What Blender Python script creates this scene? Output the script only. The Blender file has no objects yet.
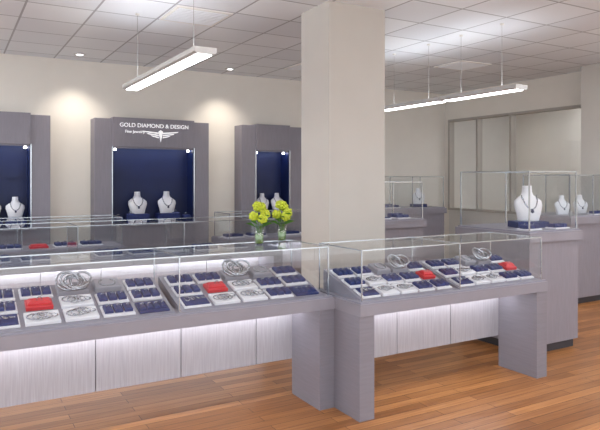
import bpy, bmesh, math, random
from mathutils import Vector, Matrix
random.seed(4)
S = bpy.context.scene
S.view_settings.view_transform = 'Standard'
S.view_settings.exposure = 0.18

def lin(c):
    return tuple(((v/255)/12.92 if v/255 <= 0.04045 else ((v/255+0.055)/1.055)**2.4) for v in c)+(1,)

# ------------------------------------------------------------ materials
def mat(name, c, rough=0.5, metal=0.0, var=0.04, scale=8, emis=None, es=0, spec=0.5, stretch=(1,1,1), coat=0):
    m = bpy.data.materials.new(name); m.use_nodes = True
    nt = m.node_tree; b = nt.nodes['Principled BSDF']
    L = lin(c)
    tc = nt.nodes.new('ShaderNodeTexCoord'); mp = nt.nodes.new('ShaderNodeMapping')
    mp.inputs['Scale'].default_value = stretch
    n = nt.nodes.new('ShaderNodeTexNoise'); n.inputs['Scale'].default_value = scale
    n.inputs['Detail'].default_value = 3
    r = nt.nodes.new('ShaderNodeValToRGB')
    r.color_ramp.elements[0].position = 0.3; r.color_ramp.elements[1].position = 0.7
    r.color_ramp.elements[0].color = tuple(v*(1-var) for v in L[:3])+(1,)
    r.color_ramp.elements[1].color = tuple(min(1, v*(1+var)) for v in L[:3])+(1,)
    nt.links.new(tc.outputs['Object'], mp.inputs['Vector'])
    nt.links.new(mp.outputs[0], n.inputs['Vector'])
    nt.links.new(n.outputs['Fac'], r.inputs['Fac'])
    nt.links.new(r.outputs['Color'], b.inputs['Base Color'])
    b.inputs['Roughness'].default_value = rough
    b.inputs['Metallic'].default_value = metal
    b.inputs['Specular IOR Level'].default_value = spec
    b.inputs['Coat Weight'].default_value = coat
    if emis:
        b.inputs['Emission Color'].default_value = lin(emis)
        b.inputs['Emission Strength'].default_value = es
    return m

def glass_mat(name, tint, f0=.07, f1=.8):
    m = bpy.data.materials.new(name); m.use_nodes = True
    nt = m.node_tree; nt.nodes.clear()
    o = nt.nodes.new('ShaderNodeOutputMaterial'); mx = nt.nodes.new('ShaderNodeMixShader')
    t = nt.nodes.new('ShaderNodeBsdfTransparent'); g = nt.nodes.new('ShaderNodeBsdfGlossy')
    f = nt.nodes.new('ShaderNodeLayerWeight'); f.inputs['Blend'].default_value = .5
    pw = nt.nodes.new('ShaderNodeMath'); pw.operation = 'POWER'; pw.inputs[1].default_value = 4.8
    ml = nt.nodes.new('ShaderNodeMath'); ml.operation = 'MULTIPLY_ADD'; ml.inputs[1].default_value = f1; ml.inputs[2].default_value = f0
    t.inputs['Color'].default_value = tint
    g.inputs['Roughness'].default_value = 0.01
    nt.links.new(f.outputs['Facing'], pw.inputs[0]); nt.links.new(pw.outputs[0], ml.inputs[0]); nt.links.new(ml.outputs[0], mx.inputs[0])
    nt.links.new(t.outputs[0], mx.inputs[1]); nt.links.new(g.outputs[0], mx.inputs[2])
    nt.links.new(mx.outputs[0], o.inputs['Surface'])
    return m

def floor_mat():
    m = bpy.data.materials.new('oak_planks'); m.use_nodes = True
    nt = m.node_tree; b = nt.nodes['Principled BSDF']
    tc = nt.nodes.new('ShaderNodeTexCoord')
    br = nt.nodes.new('ShaderNodeTexBrick')
    br.inputs['Scale'].default_value = 1; br.inputs['Brick Width'].default_value = 1.1
    br.inputs['Row Height'].default_value = 0.085; br.inputs['Mortar Size'].default_value = 0.0022
    br.offset = 0.37; br.offset_frequency = 2
    br.inputs['Color1'].default_value = lin((190,134,82)); br.inputs['Color2'].default_value = lin((146,96,54))
    br.inputs['Mortar'].default_value = lin((80,48,26))
    mp = nt.nodes.new('ShaderNodeMapping'); mp.inputs['Scale'].default_value = (1.2, 22, 1)
    n = nt.nodes.new('ShaderNodeTexNoise'); n.inputs['Scale'].default_value = 2.2; n.inputs['Detail'].default_value = 6
    n.inputs['Distortion'].default_value = 0.6
    r = nt.nodes.new('ShaderNodeValToRGB')
    r.color_ramp.elements[0].position = .35; r.color_ramp.elements[1].position = .7
    r.color_ramp.elements[0].color = (.68,.61,.54,1); r.color_ramp.elements[1].color = (1.0,1.0,1.0,1)
    mx = nt.nodes.new('ShaderNodeMix'); mx.data_type = 'RGBA'; mx.blend_type = 'MULTIPLY'; mx.inputs['Factor'].default_value = 0.9
    nt.links.new(tc.outputs['Object'], br.inputs['Vector']); nt.links.new(tc.outputs['Object'], mp.inputs['Vector'])
    nt.links.new(mp.outputs[0], n.inputs['Vector']); nt.links.new(n.outputs['Fac'], r.inputs['Fac'])
    nt.links.new(br.outputs['Color'], mx.inputs['A']); nt.links.new(r.outputs['Color'], mx.inputs['B'])
    nt.links.new(mx.outputs['Result'], b.inputs['Base Color'])
    b.inputs['Roughness'].default_value = 0.33
    b.inputs['Specular IOR Level'].default_value = 0.35
    return m

def ceil_mat():
    m = bpy.data.materials.new('ceiling_tiles'); m.use_nodes = True
    nt = m.node_tree; b = nt.nodes['Principled BSDF']
    tc = nt.nodes.new('ShaderNodeTexCoord')
    br = nt.nodes.new('ShaderNodeTexBrick')
    br.inputs['Scale'].default_value = 1; br.inputs['Brick Width'].default_value = 0.6
    br.inputs['Row Height'].default_value = 0.6; br.inputs['Mortar Size'].default_value = 0.011
    br.inputs['Mortar Smooth'].default_value = 0.2
    br.offset = 0.0
    br.inputs['Color1'].default_value = lin((234,238,243)); br.inputs['Color2'].default_value = lin((220,224,231))
    br.inputs['Mortar'].default_value = lin((158,160,167))
    nt.links.new(tc.outputs['Object'], br.inputs['Vector'])
    nt.links.new(br.outputs['Color'], b.inputs['Base Color'])
    b.inputs['Roughness'].default_value = 0.4
    return m

M = {}
M['floor'] = floor_mat(); M['ceil'] = ceil_mat()
M['wall'] = mat('wall_paint', (228,223,215), .8, var=.02, scale=3)
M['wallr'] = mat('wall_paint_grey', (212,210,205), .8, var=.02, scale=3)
M['col'] = mat('column_paint', (194,190,184), .75, var=.02, scale=3)
M['lam'] = mat('grey_laminate', (126,123,133), .42, var=.05, scale=6, stretch=(1,1,14))
M['lam2'] = mat('light_laminate', (164,162,170), .45, var=.10, scale=9, stretch=(14,14,.6))
M['cab'] = mat('cabinet_laminate', (134,130,140), .5, var=.05, scale=6, stretch=(8,8,1))
M['slab'] = mat('deck_edge', (138,135,145), .35, var=.03)
M['deck'] = mat('deck_lining', (138,137,150), .4, var=.03)
M['dark'] = mat('dark_gap', (60,58,64), .6)
M['navy'] = mat('navy_velvet', (22,40,98), .6, var=.15, scale=30)
M['navyb'] = mat('navy_backdrop', (14,30,76), .5, var=.12, scale=4)
M['white'] = mat('white_leather', (222,223,229), .45, var=.02)
M['grey'] = mat('grey_leather', (140,140,150), .5, var=.05)
M['red'] = mat('red_leather', (196,28,46), .4, var=.05)
M['silver'] = mat('silver', (176,179,187), .22, 1.0, var=.05)
M['chrome'] = mat('chrome', (196,202,208), .25, 1.0, var=.03)
M['frame'] = mat('partition_frame', (172,166,158), .5, var=.03)
M['trim'] = mat('white_trim', (228,226,222), .5, var=.02)
M['led'] = mat('led_strip', (255,255,255), .5, emis=(252,252,255), es=27)
M['lamp'] = mat('lamp_diffuser', (255,255,255), .5, emis=(252,252,255), es=9)
M['lampup'] = mat('lamp_uplight', (255,255,255), .5, emis=(248,251,255), es=12)
M['fill_panel'] = mat('fill_panel_glow', (255,255,255), .5, emis=(248,251,255), es=9)  # glow of the added ceiling fill panels
M['niche_led'] = mat('niche_led', (255,255,255), .5, emis=(190,212,255), es=22)
M['alu'] = mat('lamp_housing', (205,205,205), .4, 0.3)
M['wire'] = mat('suspension_wire', (150,150,150), .4, 0.3)
M['sign'] = mat('sign_letters', (245,245,250), .4, emis=(255,255,255), es=.4)
M['green'] = mat('leaf_green', (70,120,40), .6, var=.2, scale=30)
M['yel'] = mat('chrysanthemum', (180,192,48), .6, var=.3, scale=70)
M['water'] = mat('stem_green', (96,140,62), .5, var=.1)
M['glass'] = glass_mat('case_glass', (.965,.978,.983,1), .06)
M['glassp'] = glass_mat('partition_glass', (.94,.95,.95,1), .10)
M['vase'] = glass_mat('vase_glass', (.85,.9,.88,1), .15)

# ------------------------------------------------------------ mesh builder
class B:
    def __init__(s):
        s.bm = bmesh.new(); s.mats = []
    def mi(s, k):
        if k not in s.mats: s.mats.append(k)
        return s.mats.index(k)
    def box(s, x0,x1,y0,y1,z0,z1,k, T=None):
        i = s.mi(k)
        P = [(x0,y0,z0),(x1,y0,z0),(x1,y1,z0),(x0,y1,z0),(x0,y0,z1),(x1,y0,z1),(x1,y1,z1),(x0,y1,z1)]
        V = [s.bm.verts.new(T @ Vector(p) if T else p) for p in P]
        for f in [(0,3,2,1),(4,5,6,7),(0,1,5,4),(1,2,6,5),(2,3,7,6),(3,0,4,7)]:
            s.bm.faces.new([V[j] for j in f]).material_index = i
    def quad(s, P, k):
        s.bm.faces.new([s.bm.verts.new(p) for p in P]).material_index = s.mi(k)
    def bbox(s, x0,x1,y0,y1,z0,z1,k, c=.01, T=None):
        s.loft([[(x0,y0,z0),(x1,y0,z0),(x1,y1,z0),(x0,y1,z0)],
                [(x0,y0,z1-c),(x1,y0,z1-c),(x1,y1,z1-c),(x0,y1,z1-c)],
                [(x0+c,y0+c,z1),(x1-c,y0+c,z1),(x1-c,y1-c,z1),(x0+c,y1-c,z1)]], k, T=T)
    def loft(s, rings, k, smooth=False, cap=True, T=None, closed=False):
        i = s.mi(k); R = []
        for r in rings: R.append([s.bm.verts.new(T @ Vector(p) if T else Vector(p)) for p in r])
        n = len(R[0]); m = len(R)
        for a in range(m if closed else m-1):
            A = R[a]; C = R[(a+1)%m]
            for j in range(n):
                f = s.bm.faces.new([A[j],A[(j+1)%n],C[(j+1)%n],C[j]]); f.material_index = i; f.smooth = smooth
        if cap and not closed:
            f = s.bm.faces.new(list(reversed(R[0]))); f.material_index = i
            f = s.bm.faces.new(R[-1]); f.material_index = i
    def lathe(s, prof, k, n=20, T=None, sy=1, smooth=True):
        s.loft([[(r*math.cos(2*math.pi*j/n), sy*r*math.sin(2*math.pi*j/n), z) for j in range(n)] for r,z in prof], k, smooth, T=T)
    def tube(s, pts, rad, k, n=8, closed=False, T=None):
        pts = [Vector(p) for p in pts]; rings = []; m = len(pts)
        for a in range(m):
            if closed: d = pts[(a+1)%m]-pts[a-1]
            else: d = pts[min(a+1,m-1)]-pts[max(a-1,0)]
            d.normalize()
            up = Vector((0,0,1)) if abs(d.z) < .9 else Vector((0,1,0))
            u = d.cross(up).normalized(); v = d.cross(u)
            rings.append([pts[a]+rad*(math.cos(2*math.pi*j/n)*u+math.sin(2*math.pi*j/n)*v) for j in range(n)])
        s.loft(rings, k, True, T=T, closed=closed)
    def ring(s, c, R, rad, k, T=None, n=24, tilt=0, az=0, m=6):
        Q = Matrix.Translation(c) @ Matrix.Rotation(az,4,'Z') @ Matrix.Rotation(tilt,4,'X')
        s.tube([Q @ Vector((R*math.cos(2*math.pi*j/n), R*math.sin(2*math.pi*j/n), 0)) for j in range(n)], rad, k, m, True, T=T)
    def done(s, name, loc=(0,0,0), rz=0, parent=None, rx=0):
        bmesh.ops.recalc_face_normals(s.bm, faces=s.bm.faces)
        me = bpy.data.meshes.new(name); s.bm.to_mesh(me); s.bm.free()
        for k in s.mats: me.materials.append(M[k])
        o = bpy.data.objects.new(name, me); S.collection.objects.link(o)
        o.location = loc; o.rotation_euler = (rx,0,rz)
        if parent: o.parent = parent
        return o
def one(name, *a):
    b = B(); b.box(*a); return b.done(name)

# ------------------------------------------------------------ room
CE = 3.2; BW = 8.65; RW = 8.2
one('floor', -5, 12.5, -3, 10.5, -.1, 0, 'floor')
one('ceiling', -5, 12.5, -3, 10.5, CE, CE+.1, 'ceil')
one('wall_back', -5, RW, BW, BW+.15, 0, CE, 'wall')
b = B()
b.box(RW, RW+.12, 4.0, BW+.15, 2.70, CE, 'wall')
b.box(RW, RW+.12, 8.55, BW+.15, 0, 2.70, 'wall')
b.box(RW, RW+.12, -3, 5.5, 0, 2.70, 'wall')
b.box(RW, RW+.12, -3, 4.0, 2.70, CE, 'wall')
b.box(RW, RW+.12, 5.5, 8.55, 0, 1.0, 'wallr')
b.done('wall_right')
b = B()
for y in (5.5, 7.05, 7.8, 8.5):
    b.box(RW-.03, RW+.09, y, y+.04, 1.0, 2.70, 'frame')
for z in (1.0, 2.66):
    b.box(RW-.035, RW+.095, 5.5, 8.54, z, z+.04, 'frame')
b.quad([(RW+.03,5.52,1.04),(RW+.03,8.53,1.04),(RW+.03,8.53,2.68),(RW+.03,5.52,2.68)], 'glassp')
b.done('window_1')
one('wall_outer', 10.6, 10.75, 2.5, 10.5, 0, CE, 'wall')
one('wall_corridor', RW+.12, 10.6, BW+.4, BW+.55, 0, CE, 'wallr')
b = B(); b.box(7.82, RW, 4.5, 5.5, 0, CE, 'col'); b.box(7.80, RW, 4.48, 5.52, 0, .1, 'trim'); b.done('pillar')
b = B(); b.box(2.96, 3.59, 4.6, 5.10, 0, CE, 'col'); b.box(2.945,3.605,4.585,5.115,0,.1,'trim'); b.done('column')
one('baseboard_back', -5, RW, BW-.015, BW, 0, .1, 'trim')

for (x,y) in [(1.45,8.2),(3.55,8.2),(5.6,8.2),(-.2,8.2)]:
    b = B()
    b.loft([[(r*math.cos(t*math.pi/10), r*math.sin(t*math.pi/10), z) for t in range(20)] for r,z in [(.075,0),(.07,-.012),(.05,-.012),(.045,0)]],'alu',True)
    b.lathe([(.045,-.002),(.044,-.006)],'lamp')
    b.done('recessed_downlight', (x,y,CE-.001))
    l = bpy.data.lights.new('downlight_beam','SPOT'); l.energy = 50; l.color = (1,.91,.79)
    l.spot_size = math.radians(95); l.spot_blend = 1; l.shadow_soft_size = .05
    o = bpy.data.objects.new('downlight_beam', l); S.collection.objects.link(o); o.location = (x,y,CE-.05)
    o.rotation_euler = (math.radians(8),0,0)
for (x,y) in [(1.8,5.4),(4.2,7.2),(6.0,6.0)]:
    b = B(); b.box(x+.02,x+.58,y+.02,y+.58,CE-.012,CE,'trim')
    for i in range(9): b.box(x+.05,x+.55,y+.06+i*.055,y+.085+i*.055,CE-.02,CE-.012,'ceil')
    b.done('ceiling_vent')
for (x,y) in [(-3,.6),(-.6,.6),(1.8,.6),(4.2,.6),(6.6,.6),(-.6,-1.8),(1.8,-1.8),(4.2,-1.8),(-3,3.6),(-3,6.6),(9.0,6.6),(9.0,4.2),(5.4,2.4),(6.6,3.6),(-1.8,4.8),(-1.8,7.2)]:  # emissive ceiling panels added for fill light, placed mostly out of view
    b = B(); b.box(x,x+1.2,y,y+.6,CE-.015,CE,'trim'); b.box(x+.03,x+1.17,y+.03,y+.57,CE-.02,CE-.015,'fill_panel')
    b.done('fill_light_panel')

# ------------------------------------------------------------ pendants
def pendant(x, y0, y1, z=2.5, w=.17):
    b = B()
    b.loft([[(x-w/2,y,z+.035),(x-w/2,y,z+.0),(x-w/2+.02,y,z-.012),(x+w/2-.02,y,z-.012),(x+w/2,y,z),(x+w/2,y,z+.035)] for y in (y0,y1)],'alu')
    b.box(x-w/2+.03,x+w/2-.03,y0+.03,y1-.03,z-.018,z-.012,'lamp')
    b.box(x-w/2+.03,x+w/2-.03,y0+.03,y1-.03,z+.035,z+.038,'lampup')
    for yy in (y0+.25,y1-.25):
        b.tube([(x,yy,z+.03),(x,yy,CE)],.0018,'wire',6)
        b.lathe([(.02,CE-.015),(.02,CE-.001)],'trim',T=Matrix.Translation((x,yy,0)))
    b.done('pendant_light')
pendant(1.58, 4.08, 6.15)
pendant(4.95, 4.14, 5.22); pendant(4.95, 5.25, 6.4)
pendant(-1.8, 4.1, 6.2, 2.5); pendant(-1.8, .5, 2.5); pendant(1.58, -.6, 1.4); pendant(4.95, .3, 2.3); pendant(7.0,1,3)  # extra pendants outside the view, added to light the room

# ------------------------------------------------------------ glass case
def glassbox(b, x0,x1,y0,y1,z0,z1, splits=(), post=.007):
    e = post/2
    for y in (y0,y1): b.quad([(x0,y,z0),(x1,y,z0),(x1,y,z1),(x0,y,z1)],'glass')
    for x in [x0,x1]+list(splits): b.quad([(x,y0,z0),(x,y1,z0),(x,y1,z1),(x,y0,z1)],'glass')
    b.quad([(x0,y0,z1),(x1,y0,z1),(x1,y1,z1),(x0,y1,z1)],'glass')
    for x in [x0,x1]+list(splits):
        for y in (y0,y1):
            b.box(x-e,x+e,y-e,y+e,z0,z1+.001,'chrome')
        b.box(x-e,x+e,y0,y1,z1-e,z1+e,'chrome')
    for y in (y0,y1): b.box(x0,x1,y-e,y+e,z1-e,z1+e,'chrome')

ZD = .78; ZG = 1.12; TILT = math.radians(17)
def counter(name, x0,x1,y0,y1, seams, splits, rec=.4, leg=(1,1), zf=.26, zd=ZD, zg=ZG, gl=.035, wedge=False):
    b = B()
    zb = zd-.09
    b.box(x0,x1,y0,y1,zb,zd-.012,'slab')
    b.box(x0+.01,x1-.01,y0+.01,y1-.01,zd-.012,zd,'deck')
    yp = y0+rec
    b.box(x0+.02,x1-.02,yp+.02,y1-.02,zf,zb,'lam')
    xs = [x0+.02]+list(seams)+[x1-.02]
    for a,c in zip(xs[:-1],xs[1:]): b.box(a+.003,c-.003,yp,yp+.02,zf,zb-.002,'lam2')
    for f,(a,c) in zip(leg,((x0,x0+.12),(x1-.12,x1))):
        if f: b.box(a,c,y0+.01,yp-.001,0,zb,'lam')
    b.box(x0+.13,x1-.13,yp-.09,yp-.06,zb-.008,zb,'led')
    glassbox(b,x0+gl,x1-gl,y0+gl,y1-gl,zd,zg,splits)
    if wedge:
        ya = y0+.05; yb = y1-.06; h = (yb-ya)*math.tan(TILT)
        cuts = [x0+gl]+list(splits)+[x1-gl]
        for a,c in zip(cuts[:-1],cuts[1:]):
            b.loft([[(xx,ya,zd),(xx,yb,zd),(xx,yb,zd+h)] for xx in (a+.02,c-.02)],'deck')
    return b.done(name)
counter('display_counter', -1.6, 2.32, 3.53, 4.13, (-1.43,-.877,-.32,.235,.79,1.345,1.905), (.1,1.21), wedge=True)
counter('display_counter', 2.321, 4.17, 3.23, 3.83, (2.95,3.5), (3.24,), wedge=True)
counter('display_counter', -2.2, 3.4, 6.29, 7.0, [-1.6+.6*i for i in range(8)], (-1.1,0,1.1,2.2), zf=.05)
counter('display_counter', -1.5, 1.85, 7.45, 8.05, [-1+.6*i for i in range(5)], (-.4,.7))
counter('display_counter', 3.2, 4.9, 7.45, 8.05, [3.8,4.4], (4.05,))

def pedestal(name, x0,x1,y0,y1, zd=1.12, zg=1.66, splits=()):
    b = B()
    b.box(x0+.03,x1-.03,y0+.03,y1-.03,.08,zd-.1,'cab')
    b.box(x0+.06,x1-.06,y0+.06,y1-.06,0,.08,'dark')
    b.box(x0,x1,y0,y1,zd-.1,zd-.015,'slab')
    b.box(x0+.02,x1-.02,y0+.02,y1-.02,zd-.015,zd,'deck')
    glassbox(b,x0+.04,x1-.04,y0+.04,y1-.04,zd,zg,splits,.011)
    return b.done(name)
pedestal('pedestal_showcase', 4.46,5.20,3.64,4.56)
pedestal('pedestal_showcase', 6.70,7.75,4.85,5.65,1.12,1.64,(7.2,))
pedestal('pedestal_showcase', 4.35,5.10,5.70,6.35,1.10,1.55)
pedestal('pedestal_showcase', 5.75,7.10,7.45,8.10,1.12,1.62,(6.4,))

# ------------------------------------------------------------ jewellery
def tray_blocks(x,y,z,w,d,nx=3,ny=2,rz=0,rx=0,h0=.035,base='white'):
    b = B()
    b.bbox(-w/2,w/2,-d/2,d/2,0,.012,base,.003)
    cw = (w-.012)/nx; cd = (d-.012)/ny
    for i in range(nx):
        for j in range(ny):
            cx = -w/2+.006+cw*(i+.5); cy = -d/2+.006+cd*(j+.5)
            h = h0+.01*j
            b.bbox(cx-cw*.42,cx+cw*.42,cy-cd*.36,cy+cd*.36,.012,.012+h,'navy',.006)
            b.ring((cx,cy-.004,.016+h),.011,.0028,'silver',n=10,tilt=math.pi/2*.8,m=4)
    b.done('ring_tray',(x,y,z),rz,None,rx)
def tray_pad(x,y,z,w,d,rz=0,rx=0):
    b = B()
    b.bbox(-w/2,w/2,-d/2,d/2,0,.014,'white',.003)
    b.bbox(-w/2+.008,w/2-.008,-d/2+.008,d/2-.008,.014,.026,'navy',.006)
    for i in range(4):
        b.ring((-w*.3+i*w*.2,0,.034),.015,.0035,'silver',n=14,az=i,tilt=.5)
    b.done('pendant_tray',(x,y,z),rz,None,rx)
def tray_brac(x,y,z,w,d,k='white',rz=0,rx=0):
    b = B()
    b.bbox(-w/2,w/2,-d/2,d/2,0,.02,k,.004)
    for i in range(4):
        b.ring((-w*.24+i*w*.16,random.uniform(-.01,.01),.026),min(w*.2,d*.38),.004,'silver',n=18,az=i,tilt=.12*i-.1)
    b.done('bracelet_tray',(x,y,z),rz,None,rx)
def necktray(x,y,z,w,d,rx=0):
    b = B()
    b.bbox(-w/2,w/2,-d/2,d/2,0,.04,'grey',.006)
    b.tube([(w*.32*math.sin(t), -.05*d-.36*d*math.cos(t), .044) for t in [(-2.6+5.2*i/16) for i in range(17)]],.004,'silver',6)
    b.done('necklace_tray',(x,y,z),0,None,rx)
def coil(x,y,z,s=1,bw=.09,rx=0):
    b = B()
    b.bbox(-bw,bw,-.06,.06,0,.03,'grey',.003)
    for i,(az,ti,dx,r) in enumerate([(.2,.55,-.025,.058),(.5,.4,.0,.062),(.8,.25,.02,.06),(-.5,.3,.01,.05),(-.7,.45,.04,.052),(0,.15,0,.045)]):
        b.ring((dx*s,0,.03+r*s*math.sin(ti)+.006+.003*i),r*s,.0062*s,'silver',n=26,tilt=ti,az=az)
    b.done('bangle_stand',(x,y,z),0,None,rx)
def redbox(x,y,z,w=.15,d=.12,rx=0):
    b = B()
    b.bbox(-w/2,w/2,-d/2,d/2,0,.025,'red',.005)
    b.bbox(-w/2+.01,w/2-.01,-d/2+.02,d/2-.02,.025,.045,'red',.012)
    b.ring((0,-.01,.05),.014,.003,'silver',n=14,tilt=1.2)
    b.done('red_ring_box',(x,y,z),0,None,rx)
def tray_set(x0,w,yf,rows,s=1):
    n = len(rows[0]); c = w/n; dd = .157
    for j,row in enumerate(rows):
        sl = dd*(j+.5)+.01
        y = yf+.05+sl*math.cos(TILT); z = ZD+sl*math.sin(TILT)+.002
        tw = c*.88; td = dd*.8
        for i,ch in enumerate(row):
            x = x0+c*(i+.5)
            if ch=='B': tray_blocks(x,y,z,tw,td,3,1,rx=TILT,h0=.022)
            if ch=='V': tray_blocks(x,y,z,tw,td,4,1,rx=TILT,h0=.012,base='navy')
            if ch=='W': tray_brac(x,y,z,tw,td,rx=TILT)
            if ch=='R': redbox(x,y,z,tw*.8,td*.8,rx=TILT)
            if ch=='C': coil(x,y,z,1.15*s,c*.44,rx=TILT)
            if ch=='N': necktray(x,y,z,tw*.85,td,rx=TILT)
            if ch=='P': tray_pad(x,y,z,tw,td,rx=TILT)
L = ('PWWBV','BRWBB','BBCNB')
R = ('PWWBB','BWBBR','BBNCB')
tray_set(.135,1.04,3.53,L); tray_set(1.245,1.0,3.53,L); tray_set(-.95,1.0,3.53,L)
tray_set(2.39,.82,3.23,R,.9); tray_set(3.275,.83,3.23,R,.9)
for i in range(11):
    x = -.7+i*.36
    [tray_blocks, tray_pad, tray_brac][i%3](x, 6.6, ZD, .27, .24)
for i in range(7):
    x = -.3+i*.3
    if i%3==1: redbox(x,7.7,ZD,.2,.16)
    else: tray_blocks(x,7.75,ZD,.25,.24,3,1)
for x in (3.4,3.75,4.3,4.65): tray_blocks(x,7.75,ZD,.26,.24,3,1)

def bust(x,y,z,s=1,rz=0,stand=0.0):
    b = B()
    if stand: b.bbox(-.13*s,.13*s,-.08*s,.08*s,0,stand,'navy',.006)
    T = Matrix.Translation((0,0,stand)) @ Matrix.Scale(s,4)
    n = 20; prof = [(0,.085,.05,0),(.012,.088,.053,0),(.06,.10,.055,-.005),(.12,.118,.05,.0),(.155,.115,.045,.008),(.18,.085,.04,.014),(.2,.052,.036,.018),(.225,.04,.034,.02),(.26,.037,.033,.02),(.275,.036,.032,.02)]
    b.loft([[(hw*math.cos(2*math.pi*j/n), dy+hd*math.sin(2*math.pi*j/n), zz) for j in range(n)] for zz,hw,hd,dy in prof],'white',True,T=T)
    P = []
    for i in range(21):
        t = -1+2*i/20
        xx = .062*math.sin(t*math.pi/2); zz = .20-.105*math.cos(t*math.pi/2)
        P.append((xx, -.056+.035*abs(t)**1.5+ (.012 if abs(t)>.8 else 0), zz))
    b.tube(P,.006,'silver',6,T=T)
    b.lathe([(.0005,.062),(.012,.07),(.014,.08),(.004,.095)],'navyb',8,T=T @ Matrix.Translation((0,-.062,0)))
    b.done('necklace_bust',(x,y,z),rz)
bust(4.90,4.02,1.12,1.25,-.35,.06)
bust(7.0,5.2,1.12,.9,-.4); bust(7.45,5.25,1.12,.9,-.4)
bust(6.75,7.75,1.12,.95,-.4,.05)
tray_blocks(5.02,3.78,1.12,.2,.12,3,1); tray_blocks(4.65,3.80,1.12,.2,.12,3,1)
tray_pad(4.55,5.95,1.10,.2,.25); tray_blocks(4.85,5.95,1.10,.2,.25,2,2)
tray_blocks(6.1,7.75,1.12,.3,.3); tray_blocks(7.4,4.97,1.12,.25,.12,3,1)

# ------------------------------------------------------------ wall cabinets
def cabinet(x0,x1,n0,n1,sign=False):
    yf = 8.38; zt = 2.406; zn1 = 2.03; zn0 = .98; b = B()
    for a,c in ((x0,n0),(n1,x1)):
        b.box(a,c,yf,BW,0,zt,'cab')
    p = .03
    b.box(n0,n1,yf-p,BW,zn1,zt+.02,'cab'); b.box(n0,n1,yf-p,BW,0,zn0-.04,'cab')
    b.box(n0-.02,n1+.02,yf-.07,BW-.001,zn0-.04,zn0,'slab')
    b.box(n0,n1,BW-.02,BW-.001,zn0,zn1,'navyb')
    for a in (n0,n1-.012): b.box(a,a+.012,yf,BW-.02,zn0,zn1,'navyb')
    b.box(n0+.012,n1-.012,yf+.005,yf+.02,zn1-.01,zn1,'niche_led')
    b.box(n0+.012,n1-.012,yf-.0,yf+.004,zn1-.025,zn1,'cab')
    b.quad([(n0+.012,yf+.05,zn0+.62),(n1-.012,yf+.05,zn0+.62),(n1-.012,BW-.03,zn0+.62),(n0+.012,BW-.03,zn0+.62)],'glass')
    for a in (n0-.012,n1): b.box(a,a+.012,yf-.012,yf,zn0,zn1,'chrome')
    for xx in (n0+.05,n1-.05):
        b.lathe([(.02,0),(.02,.02),(.012,.03)],'lamp',10,T=Matrix.Translation((xx,yf+.1,zn1-.05)))
    o = b.done('wall_display_cabinet')
    w = n1-n0; cx = (n0+n1)/2
    for i in range(2):
        xx = cx+(i-.5)*min(.42,w*.45)
        bust(xx,8.48,zn0,1.12 if w>.8 else .95,0,.12)
    if w > .8:
        for i in (0,1,5,6):
            bb = B(); bb.bbox(-.055,.055,-.04,.04,0,.09+.04*(i%2),'navy',.01); bb.ring((0,0,.1+.04*(i%2)),.02,.004,'silver',n=12,tilt=1.3); bb.done('ring_display_block',(n0+.09+i*(w-.18)/6,8.44,zn0))
    return o
c1 = cabinet(1.67,3.29,1.907,3.056)
cabinet(.07,1.12,.28,.883); cabinet(3.82,4.876,4.06,4.64)
def text(s, size, loc, name):
    cu = bpy.data.curves.new(name,'FONT'); cu.body = s; cu.size = size; cu.extrude = .004
    cu.align_x = 'CENTER'; cu.materials.append(M['sign'])
    o = bpy.data.objects.new(name, cu); S.collection.objects.link(o); o.location = loc
    o.rotation_euler = (math.pi/2,0,0); o.parent = c1
text('GOLD DIAMOND & DESIGN', .078, (2.48,8.344,2.30), 'sign_lettering')
text('Fine Jewelry', .055, (2.2,8.344,2.22), 'sign_tagline')
b = B()
for s in (-1,1):
    for k in range(3):
        z = 2.235-.03*k; l = .24-.06*k
        b.loft([[(2.56+s*.03,yy,z),(2.56+s*.03,yy,z-.018),(2.56+s*l,yy,z+.005),(2.56+s*(l+.02),yy,z+.02)] for yy in (8.340,8.348)],'sign')
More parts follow.
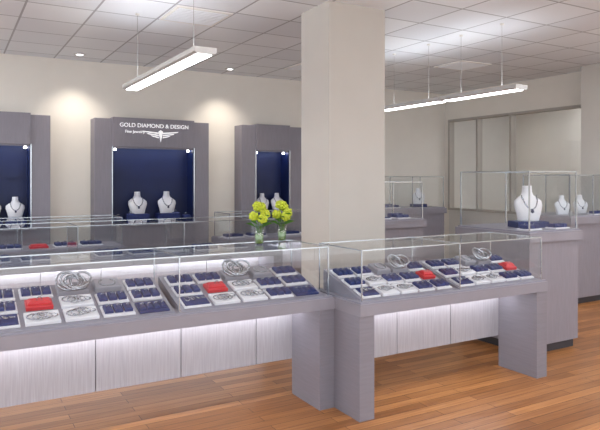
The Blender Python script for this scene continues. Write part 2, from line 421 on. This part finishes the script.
b.loft([[(2.56-.03,yy,2.25),(2.56,yy,2.10),(2.56+.03,yy,2.25),(2.56,yy,2.27)] for yy in (8.339,8.348)],'sign')
b.done('sign_emblem', parent=c1)

# ------------------------------------------------------------ flowers
def flowers(x,y,z,seed):
    random.seed(seed); b = B()
    b.lathe([(.030,0),(.032,.004),(.036,.13)],'vase',16)
    b.lathe([(.026,.006),(.030,.07)],'water',12)
    heads = [(-.045,0,.20),(.04,-.02,.215),(.0,.03,.27),(.005,-.045,.185),(.03,.03,.26)]
    for h in heads:
        b.tube([(h[0]*.1,h[1]*.1,.01),(h[0]*.4,h[1]*.4,.11),h],.003,'green',5)
        i = b.mi('yel'); r = bmesh.ops.create_icosphere(b.bm, subdivisions=3, radius=.042)
        for v in r['verts']:
            d = v.co.normalized(); v.co = d*(.036*(1+random.uniform(-.28,.15)))+Vector(h)
            for f in v.link_faces: f.material_index = i
    for k in range(12):
        a = k*.7+random.random()*.3; L = .10
        p = Vector((math.cos(a),math.sin(a),0)); q = Vector((-p.y,p.x,0)); z0 = .12+.02*(k%4)
        i = b.mi('green')
        vs = [b.bm.verts.new(v) for v in (p*.02+Vector((0,0,z0)), p*.06+q*.02+Vector((0,0,z0+.035)), p*L+Vector((0,0,z0+.03)), p*.06-q*.02+Vector((0,0,z0+.035)))]
        b.bm.faces.new(vs).material_index = i
    b.done('flower_vase',(x,y,z))
flowers(1.93,3.93,ZG+.005,1); flowers(2.18,4.05,ZG+.005,2)

# ------------------------------------------------------------ light
w = bpy.data.worlds.new('World'); S.world = w; w.use_nodes = True
w.node_tree.nodes['Background'].inputs[0].default_value = (.95,.98,1,1)
w.node_tree.nodes['Background'].inputs[1].default_value = 2.0

cam = bpy.data.cameras.new('Camera'); co = bpy.data.objects.new('Camera', cam); S.collection.objects.link(co)
co.location = (0,0,1.6); co.rotation_euler = (math.pi/2,0,math.radians(-30))
cam.sensor_width = 36; cam.lens = 36*606/600; cam.shift_y = -37/600
S.camera = co
